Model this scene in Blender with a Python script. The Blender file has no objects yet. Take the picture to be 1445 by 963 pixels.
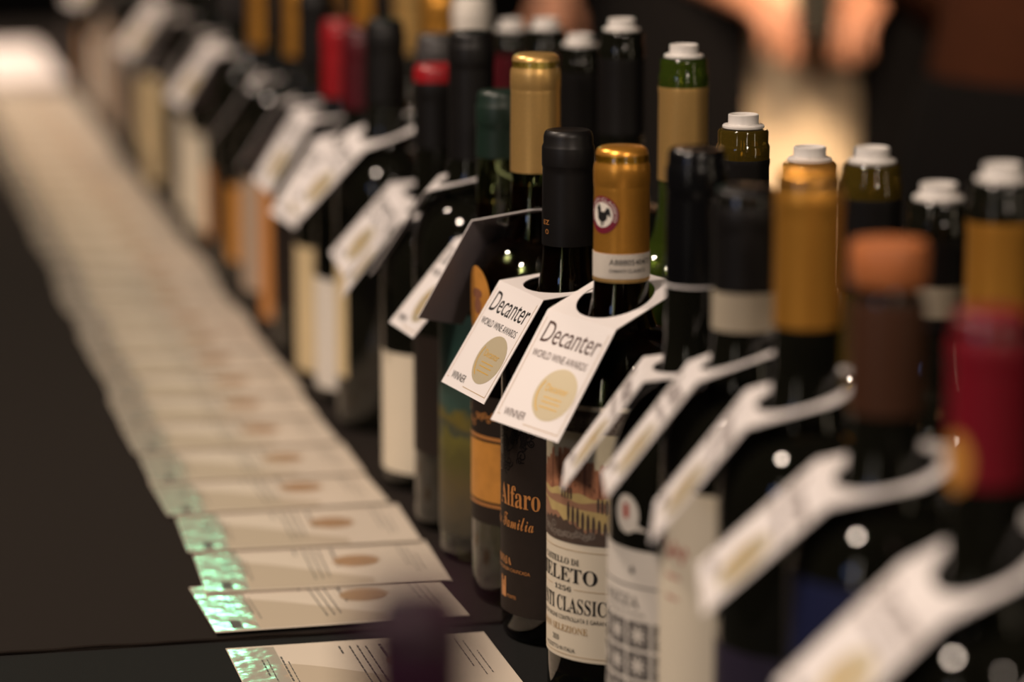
import bpy, bmesh, math, random
from math import sin, cos, pi, radians, sqrt, atan, hypot
from mathutils import Vector, Matrix

SC = bpy.context.scene
COL = SC.collection
RND = random.Random(7)

# ------------------------------------------------------------------ camera
FPX = 4400.0
CAM_H = 0.505
PITCH = atan(858.0 / FPX)
YAW = atan(1014.0 / hypot(FPX, 858.0))
cam_data = bpy.data.cameras.new('camera')
cam = bpy.data.objects.new('camera', cam_data)
COL.objects.link(cam)
cam_data.sensor_width = 36.0
cam_data.lens = FPX / 1445.0 * 36.0
cam_data.clip_start = 0.05
cam_data.clip_end = 60
_fh = Vector((sin(YAW), cos(YAW), 0))
_fw = _fh * cos(PITCH) + Vector((0, 0, -sin(PITCH)))
_rt = Vector((cos(YAW), -sin(YAW), 0))
_up = _rt.cross(_fw)
cam.matrix_world = Matrix(((_rt.x, _up.x, -_fw.x, 0), (_rt.y, _up.y, -_fw.y, 0), (_rt.z, _up.z, -_fw.z, CAM_H), (0, 0, 0, 1)))
cam_data.dof.use_dof = True
cam_data.dof.focus_distance = 1.70
cam_data.dof.aperture_fstop = 3.4
cam_data.dof.aperture_blades = 0
SC.camera = cam

# ------------------------------------------------------------------ light and exposure
SC.view_settings.view_transform = 'Standard'
SC.view_settings.look = 'None'
SC.view_settings.gamma = 1.0
SC.view_settings.use_curve_mapping = False
SC.view_settings.exposure = 1.13

world = bpy.data.worlds.new('room_ambient')
SC.world = world
world.use_nodes = True
world.node_tree.nodes['Background'].inputs[0].default_value = (1.0, 0.72, 0.5, 1)
world.node_tree.nodes['Background'].inputs[1].default_value = 0.02


def area(name, loc, target, size, power, color, shape='DISK', size_y=None, spread=pi):
    l = bpy.data.lights.new(name, 'AREA')
    l.energy = power
    l.color = color
    l.shape = shape
    l.size = size
    if size_y:
        l.size_y = size_y
    l.spread = spread
    o = bpy.data.objects.new(name, l)
    COL.objects.link(o)
    o.location = loc
    o.rotation_euler = (Vector(target) - Vector(loc)).to_track_quat('-Z', 'Y').to_euler()
    return o


WARM = (1.0, 0.81, 0.66)
# ceiling lamps of the tasting room, in a line over the aisle on the left of the table; added lights noted below
area('overhead_light', (-0.75, 0.75, 1.75), (0.35, 1.7, 0.1), 0.22, 13, WARM)
area('overhead_light', (-0.85, 2.3, 1.85), (0.35, 2.5, 0.1), 0.22, 13, WARM)
area('overhead_light', (-0.70, 4.7, 1.85), (0.18, 4.95, 0.0), 0.22, 5.0, WARM, spread=radians(75))
area('overhead_light', (0.7, -0.9, 1.85), (0.45, 1.5, 0.2), 0.30, 9, WARM)
area('overhead_light', (0.75, 2.2, 1.7), (1.2, 3.85, 0.10), 0.7, 6.5, (1.0, 0.74, 0.52), spread=radians(60))  # fill light added to brighten the hands and cream dress behind the table
area('green_glint_light', (0.62, 5.25, 1.02), (0.23, 1.75, 0.0), 0.13, 0.026, (0.22, 1.0, 0.55), spread=radians(40))  # green light added at the mirror angle so the card foil glints
area('streak_light', (-1.7, -0.5, 0.75), (0.41, 1.5, 0.2), 0.09, 1.6, (1.0, 0.86, 0.7), 'RECTANGLE', 1.3)  # three unseen strip lights added for vertical streaks on glass and capsules
area('streak_light', (0.55, -2.2, 1.1), (0.41, 1.5, 0.2), 0.10, 2.6, (1.0, 0.84, 0.66), 'RECTANGLE', 1.3)
area('streak_light', (2.3, -0.6, 0.75), (0.41, 1.5, 0.2), 0.09, 1.6, (1.0, 0.8, 0.55), 'RECTANGLE', 1.3)
area('screen_glow', (-2.2, -0.4, 0.9), (0.41, 1.6, 0.15), 0.4, 0.9, (0.35, 0.5, 1.0), 'RECTANGLE', 0.35)


# ------------------------------------------------------------------ materials
def mat(name, color, rough=0.5, metal=0.0, spec=0.5, trans=0.0, ior=1.5, sheen=0.0, noise=0.0, nscale=200.0, bump=0.0, bscale=400.0, coat=0.0, emit=None):
    m = bpy.data.materials.new(name)
    m.use_nodes = True
    nt = m.node_tree
    b = nt.nodes['Principled BSDF']
    b.inputs['Base Color'].default_value = (*color, 1)
    b.inputs['Roughness'].default_value = rough
    b.inputs['Metallic'].default_value = metal
    b.inputs['Specular IOR Level'].default_value = spec
    b.inputs['Transmission Weight'].default_value = trans
    b.inputs['IOR'].default_value = ior
    b.inputs['Sheen Weight'].default_value = sheen
    b.inputs['Coat Weight'].default_value = coat
    if noise or bump:
        tc = nt.nodes.new('ShaderNodeTexCoord')
        if noise:
            n = nt.nodes.new('ShaderNodeTexNoise')
            n.inputs['Scale'].default_value = nscale
            n.inputs['Detail'].default_value = 4
            nt.links.new(tc.outputs['Object'], n.inputs['Vector'])
            mx = nt.nodes.new('ShaderNodeMix')
            mx.data_type = 'RGBA'
            mx.inputs[6].default_value = (*[c * (1 - noise) for c in color], 1)
            mx.inputs[7].default_value = (*[min(1, c * (1 + noise)) for c in color], 1)
            nt.links.new(n.outputs['Fac'], mx.inputs[0])
            nt.links.new(mx.outputs[2], b.inputs['Base Color'])
        if bump:
            n2 = nt.nodes.new('ShaderNodeTexNoise')
            n2.inputs['Scale'].default_value = bscale
            n2.inputs['Detail'].default_value = 3
            nt.links.new(tc.outputs['Object'], n2.inputs['Vector'])
            bp = nt.nodes.new('ShaderNodeBump')
            bp.inputs['Strength'].default_value = bump
            bp.inputs['Distance'].default_value = 0.001
            nt.links.new(n2.outputs['Fac'], bp.inputs['Height'])
            nt.links.new(bp.outputs['Normal'], b.inputs['Normal'])
    return m


M = {}
M['glass_dark'] = mat('dark_bottle_glass', (0.006, 0.006, 0.004), 0.06)
M['glass_green'] = mat('green_bottle_glass', (0.36, 0.44, 0.20), 0.02, trans=1.0)
M['glass_olive'] = mat('olive_bottle_glass', (0.20, 0.135, 0.02), 0.05, trans=0.78)
M['glass_leaf'] = mat('leaf_green_bottle_glass', (0.10, 0.16, 0.02), 0.05, trans=0.78)
M['glass_clear'] = mat('clear_bottle_glass', (0.85, 0.88, 0.80), 0.03, trans=1.0)
M['wine'] = mat('red_wine', (0.010, 0.003, 0.003), 0.12)
M['white_wine'] = mat('pale_wine', (0.25, 0.22, 0.10), 0.2)
M['cap_black'] = mat('matt_black_capsule_foil', (0.0065, 0.0056, 0.0054), 0.42, spec=0.35, noise=0.2)
M['cap_black_gloss'] = mat('glossy_black_capsule_foil', (0.004, 0.004, 0.0045), 0.22, spec=0.4)
M['cap_gold'] = mat('gold_capsule_foil', (0.80, 0.37, 0.06), 0.32, metal=0.75, noise=0.12, nscale=900)
M['cap_palegold'] = mat('pale_gold_capsule_foil', (0.74, 0.46, 0.16), 0.36, metal=0.7, noise=0.12, nscale=900)
M['cap_green'] = mat('dark_green_capsule_foil', (0.009, 0.022, 0.015), 0.4)
M['cap_red'] = mat('red_capsule_foil', (0.28, 0.008, 0.012), 0.35)
M['cap_wax'] = mat('crimson_wax', (0.17, 0.004, 0.012), 0.38)
M['cap_grey'] = mat('grey_capsule_foil', (0.05, 0.045, 0.045), 0.4)
M['cap_purple'] = mat('plum_capsule_foil', (0.030, 0.006, 0.020), 0.4)
M['cap_brown'] = mat('brown_capsule_foil', (0.07, 0.028, 0.014), 0.4, metal=0.3)
M['cap_darkred'] = mat('dark_red_capsule_foil', (0.07, 0.004, 0.008), 0.4)
M['plastic'] = mat('white_stopper_plastic', (0.66, 0.63, 0.60), 0.35)
M['wood'] = mat('copper_stopper_wood', (0.46, 0.15, 0.05), 0.4, noise=0.2, nscale=80)
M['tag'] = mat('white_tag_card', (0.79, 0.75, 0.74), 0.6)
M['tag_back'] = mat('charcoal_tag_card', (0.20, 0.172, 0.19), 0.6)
M['ink'] = mat('black_ink', (0.012, 0.011, 0.011), 0.5)
M['ink_grey'] = mat('grey_ink', (0.10, 0.09, 0.085), 0.55)
M['ink_brown'] = mat('brown_ink', (0.06, 0.02, 0.012), 0.5)
M['medal'] = mat('pale_gold_medal_foil', (0.62, 0.54, 0.37), 0.38, metal=0.35)
M['foil_gold'] = mat('gold_foil_print', (0.80, 0.50, 0.10), 0.35, metal=0.3)
M['tan_line'] = mat('tan_ink', (0.45, 0.30, 0.14), 0.5)
M['copper_ink'] = mat('copper_foil_ink', (0.56, 0.24, 0.07), 0.4, metal=0.25)
M['paper_black'] = mat('black_label_paper', (0.0155, 0.0100, 0.0075), 0.6, spec=0.25, noise=0.2)
M['gloss_black'] = mat('raised_black_varnish', (0.006, 0.005, 0.005), 0.25)
M['paper_cream'] = mat('cream_label_paper', (0.74, 0.66, 0.52), 0.6)
M['paper_white'] = mat('white_label_paper', (0.72, 0.67, 0.60), 0.6)
M['paper_yellow'] = mat('yellowish_label_paper', (0.66, 0.52, 0.30), 0.6)
M['paper_taupe'] = mat('taupe_label_paper', (0.42, 0.32, 0.24), 0.6)
M['paper_orange'] = mat('orange_label_paper', (0.55, 0.23, 0.06), 0.55)
M['paper_amber'] = mat('amber_label_paper', (0.50, 0.22, 0.04), 0.5, noise=0.35, nscale=90)
M['paper_navy'] = mat('navy_label_paper', (0.012, 0.016, 0.06), 0.5)
M['paper_violet'] = mat('dark_violet_label_paper', (0.022, 0.016, 0.034), 0.5)
M['band'] = mat('pale_neck_band_paper', (0.60, 0.55, 0.48), 0.6)
M['band_dim'] = mat('beige_neck_band_paper', (0.36, 0.31, 0.23), 0.6)
M['terracotta'] = mat('terracotta_print', (0.38, 0.16, 0.08), 0.6, noise=0.35, nscale=500)
M['terracotta_dark'] = mat('dark_terracotta_print', (0.22, 0.085, 0.045), 0.6)
M['sky_print'] = mat('pale_sky_print', (0.60, 0.53, 0.37), 0.6, noise=0.12, nscale=120)
M['field_print'] = mat('ochre_field_print', (0.50, 0.37, 0.15), 0.6, noise=0.2, nscale=150)
M['slope_print'] = mat('rust_slope_print', (0.33, 0.17, 0.10), 0.6, noise=0.25, nscale=200)
M['dark_print'] = mat('dark_brown_print', (0.075, 0.048, 0.035), 0.6, noise=0.3, nscale=400)
M['grey_print'] = mat('grey_brown_print', (0.20, 0.165, 0.135), 0.6)
M['maroon'] = mat('maroon_print', (0.16, 0.008, 0.025), 0.5)
M['red_ink'] = mat('red_ink', (0.42, 0.05, 0.03), 0.5)
M['card'] = mat('cream_card', (0.66, 0.58, 0.48), 0.55, spec=0.2, noise=0.04, nscale=30)
M['card_swoosh'] = mat('beige_card_print', (0.50, 0.42, 0.32), 0.55, spec=0.2)
M['bronze'] = mat('bronze_medal_print', (0.40, 0.25, 0.14), 0.45, noise=0.4, nscale=600)
M['cloth'] = mat('black_brown_tablecloth', (0.0135, 0.0092, 0.0068), 0.9, spec=0.12, sheen=0.03, noise=0.25, nscale=700, bump=0.4, bscale=1500)
M['cloth_near'] = mat('black_tablecloth', (0.0075, 0.0078, 0.0072), 0.8, spec=0.15, sheen=0.02, noise=0.25, nscale=700, bump=0.4, bscale=1500)
M['white_cloth'] = mat('white_cloth', (0.90, 0.82, 0.78), 0.8)
M['floor'] = mat('dark_carpet', (0.006, 0.0045, 0.0035), 0.95, noise=0.3, nscale=60)
M['wall'] = mat('dark_wall', (0.004, 0.003, 0.0026), 0.9)
M['skin'] = mat('skin', (0.44, 0.20, 0.115), 0.5, noise=0.06, nscale=40)
M['black_wool'] = mat('black_wool', (0.0035, 0.003, 0.003), 0.95, spec=0.1)
M['cream_fabric'] = mat('cream_fabric', (0.80, 0.62, 0.40), 0.8)
M['rust_fabric'] = mat('rust_brown_fabric', (0.028, 0.008, 0.0028), 0.9, spec=0.1, noise=0.3, nscale=60)
M['hair'] = mat('dark_hair', (0.02, 0.012, 0.008), 0.5)
M['hair_red'] = mat('auburn_hair', (0.10, 0.028, 0.008), 0.5)
M['eye'] = mat('eye_white', (0.8, 0.78, 0.75), 0.2)
M['cup'] = mat('dark_cup', (0.03, 0.028, 0.022), 0.3)

# thin-film foil for the security strip at the end of each card
m = bpy.data.materials.new('holographic_foil')
m.use_nodes = True
b = m.node_tree.nodes['Principled BSDF']
b.inputs['Base Color'].default_value = (0.66, 0.60, 0.50, 1)
b.inputs['Roughness'].default_value = 0.10
b.inputs['Metallic'].default_value = 0.35
tc = m.node_tree.nodes.new('ShaderNodeTexCoord')
n2 = m.node_tree.nodes.new('ShaderNodeTexNoise')
n2.inputs['Scale'].default_value = 55
bp = m.node_tree.nodes.new('ShaderNodeBump')
bp.inputs['Strength'].default_value = 0.5
bp.inputs['Distance'].default_value = 0.001
m.node_tree.links.new(tc.outputs['Object'], n2.inputs['Vector'])
m.node_tree.links.new(n2.outputs['Fac'], bp.inputs['Height'])
m.node_tree.links.new(bp.outputs['Normal'], b.inputs['Normal'])
M['holo'] = m


# landscape printed on the teal label: bands of colour by height on the paper
def landscape_material():
    m = bpy.data.materials.new('landscape_label_print')
    m.use_nodes = True
    nt = m.node_tree
    b = nt.nodes['Principled BSDF']
    b.inputs['Roughness'].default_value = 0.5
    tc = nt.nodes.new('ShaderNodeTexCoord')
    sp = nt.nodes.new('ShaderNodeSeparateXYZ')
    nz = nt.nodes.new('ShaderNodeTexNoise')
    nz.inputs['Scale'].default_value = 110
    nz.inputs['Detail'].default_value = 5
    nt.links.new(tc.outputs['Object'], sp.inputs[0])
    nt.links.new(tc.outputs['Object'], nz.inputs['Vector'])
    ma = nt.nodes.new('ShaderNodeMath')
    ma.operation = 'MULTIPLY_ADD'
    nt.links.new(nz.outputs['Fac'], ma.inputs[0])
    ma.inputs[1].default_value = 0.03
    nt.links.new(sp.outputs['Z'], ma.inputs[2])
    mr = nt.nodes.new('ShaderNodeMapRange')
    mr.inputs['From Min'].default_value = 0.035
    mr.inputs['From Max'].default_value = 0.165
    nt.links.new(ma.outputs[0], mr.inputs['Value'])
    cr = nt.nodes.new('ShaderNodeValToRGB')
    e = cr.color_ramp.elements
    stops = [(0.0, (0.035, 0.03, 0.018)), (0.12, (0.065, 0.05, 0.026)), (0.24, (0.085, 0.062, 0.022)), (0.36, (0.075, 0.066, 0.014)), (0.46, (0.12, 0.105, 0.018)),
             (0.50, (0.035, 0.045, 0.034)), (0.56, (0.13, 0.098, 0.014)), (0.61, (0.03, 0.065, 0.052)), (0.74, (0.05, 0.085, 0.07)), (0.85, (0.018, 0.055, 0.046)), (1.0, (0.012, 0.036, 0.03))]
    e[0].position, e[0].color = stops[0][0], (*stops[0][1], 1)
    e[1].position, e[1].color = stops[-1][0], (*stops[-1][1], 1)
    for p, c in stops[1:-1]:
        x = e.new(p)
        x.color = (*c, 1)
    nt.links.new(mr.outputs[0], cr.inputs['Fac'])
    nt.links.new(cr.outputs['Color'], b.inputs['Base Color'])
    return m


M['landscape'] = landscape_material()


# ------------------------------------------------------------------ mesh helpers
class MB:
    def __init__(self):
        self.v, self.f, self.mi = [], [], []

    def add(self, vs, fs, mi=0):
        o = len(self.v)
        self.v += [tuple(p) for p in vs]
        self.f += [tuple(o + i for i in f) for f in fs]
        self.mi += [mi] * len(fs)
        return self

    def box(self, x0, x1, y0, y1, z0, z1, mi=0):
        vs = [(x, y, z) for z in (z0, z1) for y in (y0, y1) for x in (x0, x1)]
        return self.add(vs, [(0, 2, 3, 1), (4, 5, 7, 6), (0, 1, 5, 4), (2, 6, 7, 3), (0, 4, 6, 2), (1, 3, 7, 5)], mi)

    def lathe(self, prof, n=40, mi=0, close=True, centre=(0, 0)):
        vs, fs = [], []
        k = len(prof)
        for r, z in prof:
            for i in range(n):
                a = 2 * pi * i / n
                vs.append((centre[0] + r * cos(a), centre[1] + r * sin(a), z))
        for j in range(k - 1):
            for i in range(n):
                a, b2 = j * n + i, j * n + (i + 1) % n
                fs.append((a, b2, b2 + n, a + n))
        if close:
            fs.append(tuple(reversed(range(n))))
            fs.append(tuple((k - 1) * n + i for i in range(n)))
        return self.add(vs, fs, mi)

    def tube(self, pts, rad, n=8, mi=0):
        vs, fs = [], []
        P = [Vector(p) for p in pts]
        for i, p in enumerate(P):
            t = (P[min(i + 1, len(P) - 1)] - P[max(i - 1, 0)]).normalized()
            u = t.orthogonal().normalized()
            w = t.cross(u)
            r = rad[i] if isinstance(rad, (list, tuple)) else rad
            vs += [p + (u * cos(2 * pi * k / n) + w * sin(2 * pi * k / n)) * r for k in range(n)]
        for i in range(len(P) - 1):
            for k in range(n):
                a, b2 = i * n + k, i * n + (k + 1) % n
                fs.append((a, b2, b2 + n, a + n))
        fs.append(tuple(reversed(range(n))))
        fs.append(tuple((len(P) - 1) * n + k for k in range(n)))
        return self.add(vs, fs, mi)

    def mesh(self, name, mats, smooth=True):
        me = bpy.data.meshes.new(name)
        me.from_pydata(self.v, [], self.f)
        for mm in (mats if isinstance(mats, (list, tuple)) else [mats]):
            me.materials.append(mm)
        if any(self.mi):
            me.polygons.foreach_set('material_index', self.mi)
        me.polygons.foreach_set('use_smooth', [smooth] * len(me.polygons))
        if smooth:
            me.set_sharp_from_angle(angle=radians(40))
        me.update()
        return me

    def build(self, name, mats, parent=None, smooth=True, label=None):
        return link(name, self.mesh(name, mats, smooth), parent, label)


def link(name, me, parent=None, label=None):
    o = bpy.data.objects.new(name, me)
    COL.objects.link(o)
    if parent is not None:
        o.parent = parent
    if label:
        o['label'] = label
    return o


def tag(o, label, cat, group=None):
    o['label'] = label
    o['category'] = cat
    if group:
        o['group'] = group
    return o


def thing(name, label, cat, loc=(0, 0, 0), rz=0.0, group=None):
    o = bpy.data.objects.new(name, None)
    o.empty_display_size = 0.02
    COL.objects.link(o)
    o.location = loc
    o.rotation_euler = (0, 0, rz)
    return tag(o, label, cat, group)


def struct(o):
    o['kind'] = 'structure'
    return o


# flat lettering: glyph outlines of the built-in font, as triangles in the xy plane
def serif(s):
    o = ''
    for c in s:
        if 'A' <= c <= 'Z':
            o += chr(0x1D400 + ord(c) - 65)
        elif 'a' <= c <= 'z':
            o += chr(0x1D41A + ord(c) - 97)
        elif '0' <= c <= '9':
            o += chr(0x1D7CE + ord(c) - 48)
        else:
            o += c
    return o


def script(s):
    o = ''
    for c in s:
        if 'A' <= c <= 'Z':
            o += chr(0x1D4D0 + ord(c) - 65)
        elif 'a' <= c <= 'z':
            o += chr(0x1D4EA + ord(c) - 97)
        else:
            o += c
    return o


_GLYPH = {}


def glyphs(s):
    """verts normalised to x 0..1 over the string's width and y in cap heights; faces; width/cap ratio"""
    if s in _GLYPH:
        return _GLYPH[s]
    c = bpy.data.curves.new('lettering', 'FONT')
    c.body = s
    c.resolution_u = 3
    o = bpy.data.objects.new('lettering', c)
    COL.objects.link(o)
    dg = bpy.context.evaluated_depsgraph_get()
    me = bpy.data.meshes.new_from_object(o.evaluated_get(dg))
    bpy.data.objects.remove(o)
    bpy.data.curves.remove(c)
    vs = [(v.co.x, v.co.y) for v in me.vertices]
    fs = [tuple(p.vertices) for p in me.polygons]
    bpy.data.meshes.remove(me)
    x0 = min(v[0] for v in vs)
    x1 = max(v[0] for v in vs)
    cap = 0.69
    out = ([((x - x0) / (x1 - x0), y / cap) for x, y in vs], fs, (x1 - x0) / cap)
    _GLYPH[s] = out
    return out


def text2d(s, x0, x1, y, cap, slant=0.0):
    vs, fs, _ = glyphs(s)
    return [(x0 + (x1 - x0) * a + slant * b2 * cap, y + b2 * cap) for a, b2 in vs], fs


class Wrap:
    """print on a cylinder of radius r whose label faces local -Y; coordinates in mm (u round the bottle, z up)"""

    def __init__(self, r):
        self.r = r
        self.mb = MB()

    def pt(self, u, z, off):
        a = u / 1000.0 / self.r
        q = self.r + off / 1000.0
        return (q * sin(a), -q * cos(a), z / 1000.0)

    def put(self, pts, fs, off=0.4, mi=0):
        self.mb.add([self.pt(u, z, off) for u, z in pts], fs, mi)
        return self

    def fill(self, u0, u1, top, bot, off=0.4, mi=0, step=1.0):
        n = max(1, int(math.ceil((u1 - u0) / step)))
        pts = []
        for i in range(n + 1):
            u = u0 + (u1 - u0) * i / n
            t = top(u) if callable(top) else top
            b2 = bot(u) if callable(bot) else bot
            pts += [(u, b2), (u, max(t, b2))]
        return self.put(pts, [(2 * i, 2 * i + 2, 2 * i + 3, 2 * i + 1) for i in range(n)], off, mi)

    def oval(self, cu, cz, ru, rz, off=0.4, mi=0, n=24):
        pts = []
        for i in range(n + 1):
            t = -cos(pi * i / n)
            h = rz * sqrt(max(0, 1 - t * t))
            pts += [(cu + ru * t, cz - h), (cu + ru * t, cz + h)]
        return self.put(pts, [(2 * i, 2 * i + 2, 2 * i + 3, 2 * i + 1) for i in range(n)], off, mi)

    def stroke(self, pts, w, off=0.45, mi=0):
        P = [Vector((p[0], p[1])) for p in pts]
        vs = []
        for i, p in enumerate(P):
            t = (P[min(i + 1, len(P) - 1)] - P[max(i - 1, 0)])
            t = t.normalized() if t.length > 1e-9 else Vector((1, 0))
            q = Vector((-t.y, t.x)) * w / 2
            vs += [tuple(p - q), tuple(p + q)]
        return self.put(vs, [(2 * i, 2 * i + 2, 2 * i + 3, 2 * i + 1) for i in range(len(P) - 1)], off, mi)

    def scroll(self, cu, cz, r, turns=1.4, w=0.6, a0=0.0, off=0.45, mi=0, sgn=1):
        n = 22
        return self.stroke([(cu + r * (1 - 0.8 * i / n) * cos(a0 + sgn * turns * 2 * pi * i / n), cz + r * (1 - 0.8 * i / n) * sin(a0 + sgn * turns * 2 * pi * i / n)) for i in range(n + 1)], w, off, mi)

    def lines(self, rows, material, parent, off=0.5, label=None):
        for (s, u0, u1, z, cap) in rows:
            Wrap(self.r).text(s, u0, u1, z, cap, off).build('lettering', material, parent, label)

    def text(self, s, u0, u1, z, cap, off=0.5, mi=0, slant=0.0):
        p, f = text2d(s, u0, u1, z, cap, slant)
        return self.put(p, f, off, mi)

    def sheet(self, u0, u1, z0, z1, off=0.25, mi=0):
        """label paper with a little thickness"""
        n = max(4, int((u1 - u0) / 2))
        vs, fs = [], []
        for i in range(n + 1):
            u = u0 + (u1 - u0) * i / n
            for z in (z0, z1):
                vs.append(self.pt(u, z, off))
                vs.append(self.pt(u, z, -0.1))
        for i in range(n):
            a = 4 * i
            fs += [(a, a + 4, a + 6, a + 2), (a + 1, a + 3, a + 7, a + 5), (a, a + 1, a + 5, a + 4), (a + 2, a + 6, a + 7, a + 3)]
        e = 4 * n
        fs += [(0, 2, 3, 1), (e, e + 1, e + 3, e + 2)]
        self.mb.add(vs, fs, mi)
        return self

    def build(self, name, mats, parent, label=None):
        return self.mb.build(name, mats, parent, True, label)


# ------------------------------------------------------------------ the room
FLOOR_Z = -0.75
struct(MB().box(-4, 5, -3, 9, FLOOR_Z - 0.1, FLOOR_Z).build('floor', M['floor'], smooth=False))
struct(MB().box(-4, 5, 9, 9.1, FLOOR_Z, 2.3).build('wall_back', M['wall'], smooth=False))
struct(MB().box(-4, 5, -3.1, -3, FLOOR_Z, 2.3).build('wall_front', M['wall'], smooth=False))
struct(MB().box(-4.1, -4, -3, 9, FLOOR_Z, 2.3).build('wall_left', M['wall'], smooth=False))
struct(MB().box(5, 5.1, -3, 9, FLOOR_Z, 2.3).build('wall_right', M['wall'], smooth=False))
struct(MB().box(-4, 5, -3, 9, 2.3, 2.4).build('ceiling', M['wall'], smooth=False))


# ------------------------------------------------------------------ tables: long cloths down to the floor
def cloth(name, y0, y1, material, label, seed, top=0.0):
    r = random.Random(seed)
    x0, x1 = -0.06, 0.72
    mb = MB()
    nx, ny = 16, 60
    vs, fs = [], []
    for j in range(ny + 1):
        for i in range(nx + 1):
            vs.append((x0 + (x1 - x0) * i / nx, y0 + (y1 - y0) * j / ny, top))
    for j in range(ny):
        for i in range(nx):
            a = j * (nx + 1) + i
            fs.append((a, a + 1, a + nx + 2, a + nx + 1))
    mb.add(vs, fs)
    # skirt with soft folds
    per = [(x0, y0 + (y1 - y0) * j / 80) for j in range(80)] + [(x0 + (x1 - x0) * i / 24, y1) for i in range(24)] + [(x1, y1 - (y1 - y0) * j / 80) for j in range(80)] + [(x1 - (x1 - x0) * i / 24, y0) for i in range(24)]
    vs, fs = [], []
    cx, cy = (x0 + x1) / 2, (y0 + y1) / 2
    rows = [(0.0, 0.0), (-0.008, 0.004), (-0.25, 0.5), (FLOOR_Z + 0.003, 1.0)]
    ph = [r.random() * 6 for _ in per]
    N = len(per)
    for z, k in rows:
        for i, (x, y) in enumerate(per):
            side_y = y in (y0, y1)
            amp = 0.008 * k * sin(i * 1.3 + ph[i] * 0.15)
            ox = 0 if side_y else (amp if x == x1 else -amp)
            oy = 0 if not side_y else 0.0
            vs.append((x + ox, y + oy, top + z if z > -0.5 else z))
    for j in range(len(rows) - 1):
        for i in range(N):
            a, b2 = j * N + i, j * N + (i + 1) % N
            fs.append((a, a + N, b2 + N, b2))
    mb.add(vs, fs)
    o = mb.build(name, material)
    return tag(o, label, 'tablecloth')


cloth('tablecloth', -0.55, 1.6935, M['cloth_near'], 'black tablecloth on the near table, this side of the seam', 1)
far_cloth = cloth('tablecloth', 1.6965, 5.55, M['cloth'], 'brownish black tablecloth on the long far table, beyond the seam', 2)
hem = MB()
hp = [(-0.06 + 0.78 * i / 60, 1.6972 + 0.0007 * sin(i * 0.9), 0.0008 + 0.0003 * sin(i * 1.7)) for i in range(61)]
hem.tube(hp, 0.0011, 6)
hem.build('hem', M['cloth'], far_cloth)

wc = MB()
wc.box(-0.05, 0.365, 4.56, 5.13, 0.0012, 0.010)
o = wc.build('folded_cloth', M['white_cloth'], smooth=False)
tag(o, 'folded white cloth lying across the far end of the table past the last cards', 'cloth')


# ------------------------------------------------------------------ award cards
def card_meshes():
    W, D, T = 0.148, 0.105, 0.0004
    out = {}
    mb = MB()
    nx = 6
    vs, fs = [], []
    for z in (0, T):
        for y in (0, D):
            for i in range(nx + 1):
                vs.append((W * i / nx, y, z))
    n = nx + 1
    for i in range(nx):
        fs += [(i, n + i, n + i + 1, i + 1), (2 * n + i, 2 * n + i + 1, 3 * n + i + 1, 3 * n + i), (i, i + 1, 2 * n + i + 1, 2 * n + i), (n + i, 3 * n + i, 3 * n + i + 1, n + i + 1)]
    fs += [(0, 2 * n, 3 * n, n), (nx, n + nx, 3 * n + nx, 2 * n + nx)]
    mb.add(vs, fs)
    out['card'] = mb.mesh('award_card', M['card'], False)
    e = T + 0.00008

    def flat(shapes, name, material, z=e):
        m2 = MB()
        for pts, f in shapes:
            m2.add([(x, y, z) for x, y in pts], f)
        return m2.mesh(name, material, False)

    # beige wave printed across the left part
    pts = []
    for i in range(25):
        x = 0.003 + 0.100 * i / 24
        top = 0.012 + 0.062 * cos(i / 24 * 1.45) ** 1.3
        pts += [(x, 0.002), (x, max(0.0021, top))]
    out['wave'] = flat([(pts, [(2 * i, 2 * i + 2, 2 * i + 3, 2 * i + 1) for i in range(24)])], 'printed_wave', M['card_swoosh'])
    # bronze medal
    out['medal'] = flat([([(0.098 + 0.0145 * cos(2 * pi * i / 40), 0.060 + 0.0145 * sin(2 * pi * i / 40)) for i in range(40)], [tuple(range(40))])], 'medal', M['bronze'], e + 0.0001)
    # rows of print that run along the table; too small to read
    r = random.Random(3)
    sh = []
    for x, y0, y1, w in ((0.016, 0.05, 0.078, 0.0010), (0.019, 0.03, 0.078, 0.0007), (0.027, 0.034, 0.082, 0.0011), (0.030, 0.026, 0.072, 0.0007),
                         (0.062, 0.082, 0.095, 0.0012), (0.068, 0.022, 0.094, 0.0010), (0.0725, 0.02, 0.094, 0.0010), (0.077, 0.024, 0.092, 0.0010), (0.085, 0.055, 0.094, 0.0016),
                         (0.128, 0.045, 0.095, 0.0008), (0.132, 0.03, 0.09, 0.0007), (0.136, 0.028, 0.07, 0.0007)):
        y = y1
        while y > y0:
            l = r.uniform(0.0025, 0.008)
            sh.append(([(x, y - l), (x + w, y - l), (x + w, y), (x, y)], [(0, 1, 2, 3)]))
            y -= l + 0.0012
    sh.append(([(0.011, 0.006), (0.017, 0.006), (0.017, 0.022), (0.011, 0.022)], [(0, 1, 2, 3)]))
    out['print'] = flat(sh, 'lettering', M['ink_grey'], e + 0.00005)
    m2 = MB()
    m2.add([(0.0005 + 0.026 * (i % 9) / 8, 0.002 + 0.100 * (i // 9) / 20, e + 0.00002 + 0.00002 * sin(i * 2.1)) for i in range(189)], [(a, a + 1, a + 10, a + 9) for j in range(20) for a in range(j * 9, j * 9 + 8)])
    out['foil'] = m2.mesh('foil_strip', M['holo'])
    return out


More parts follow.
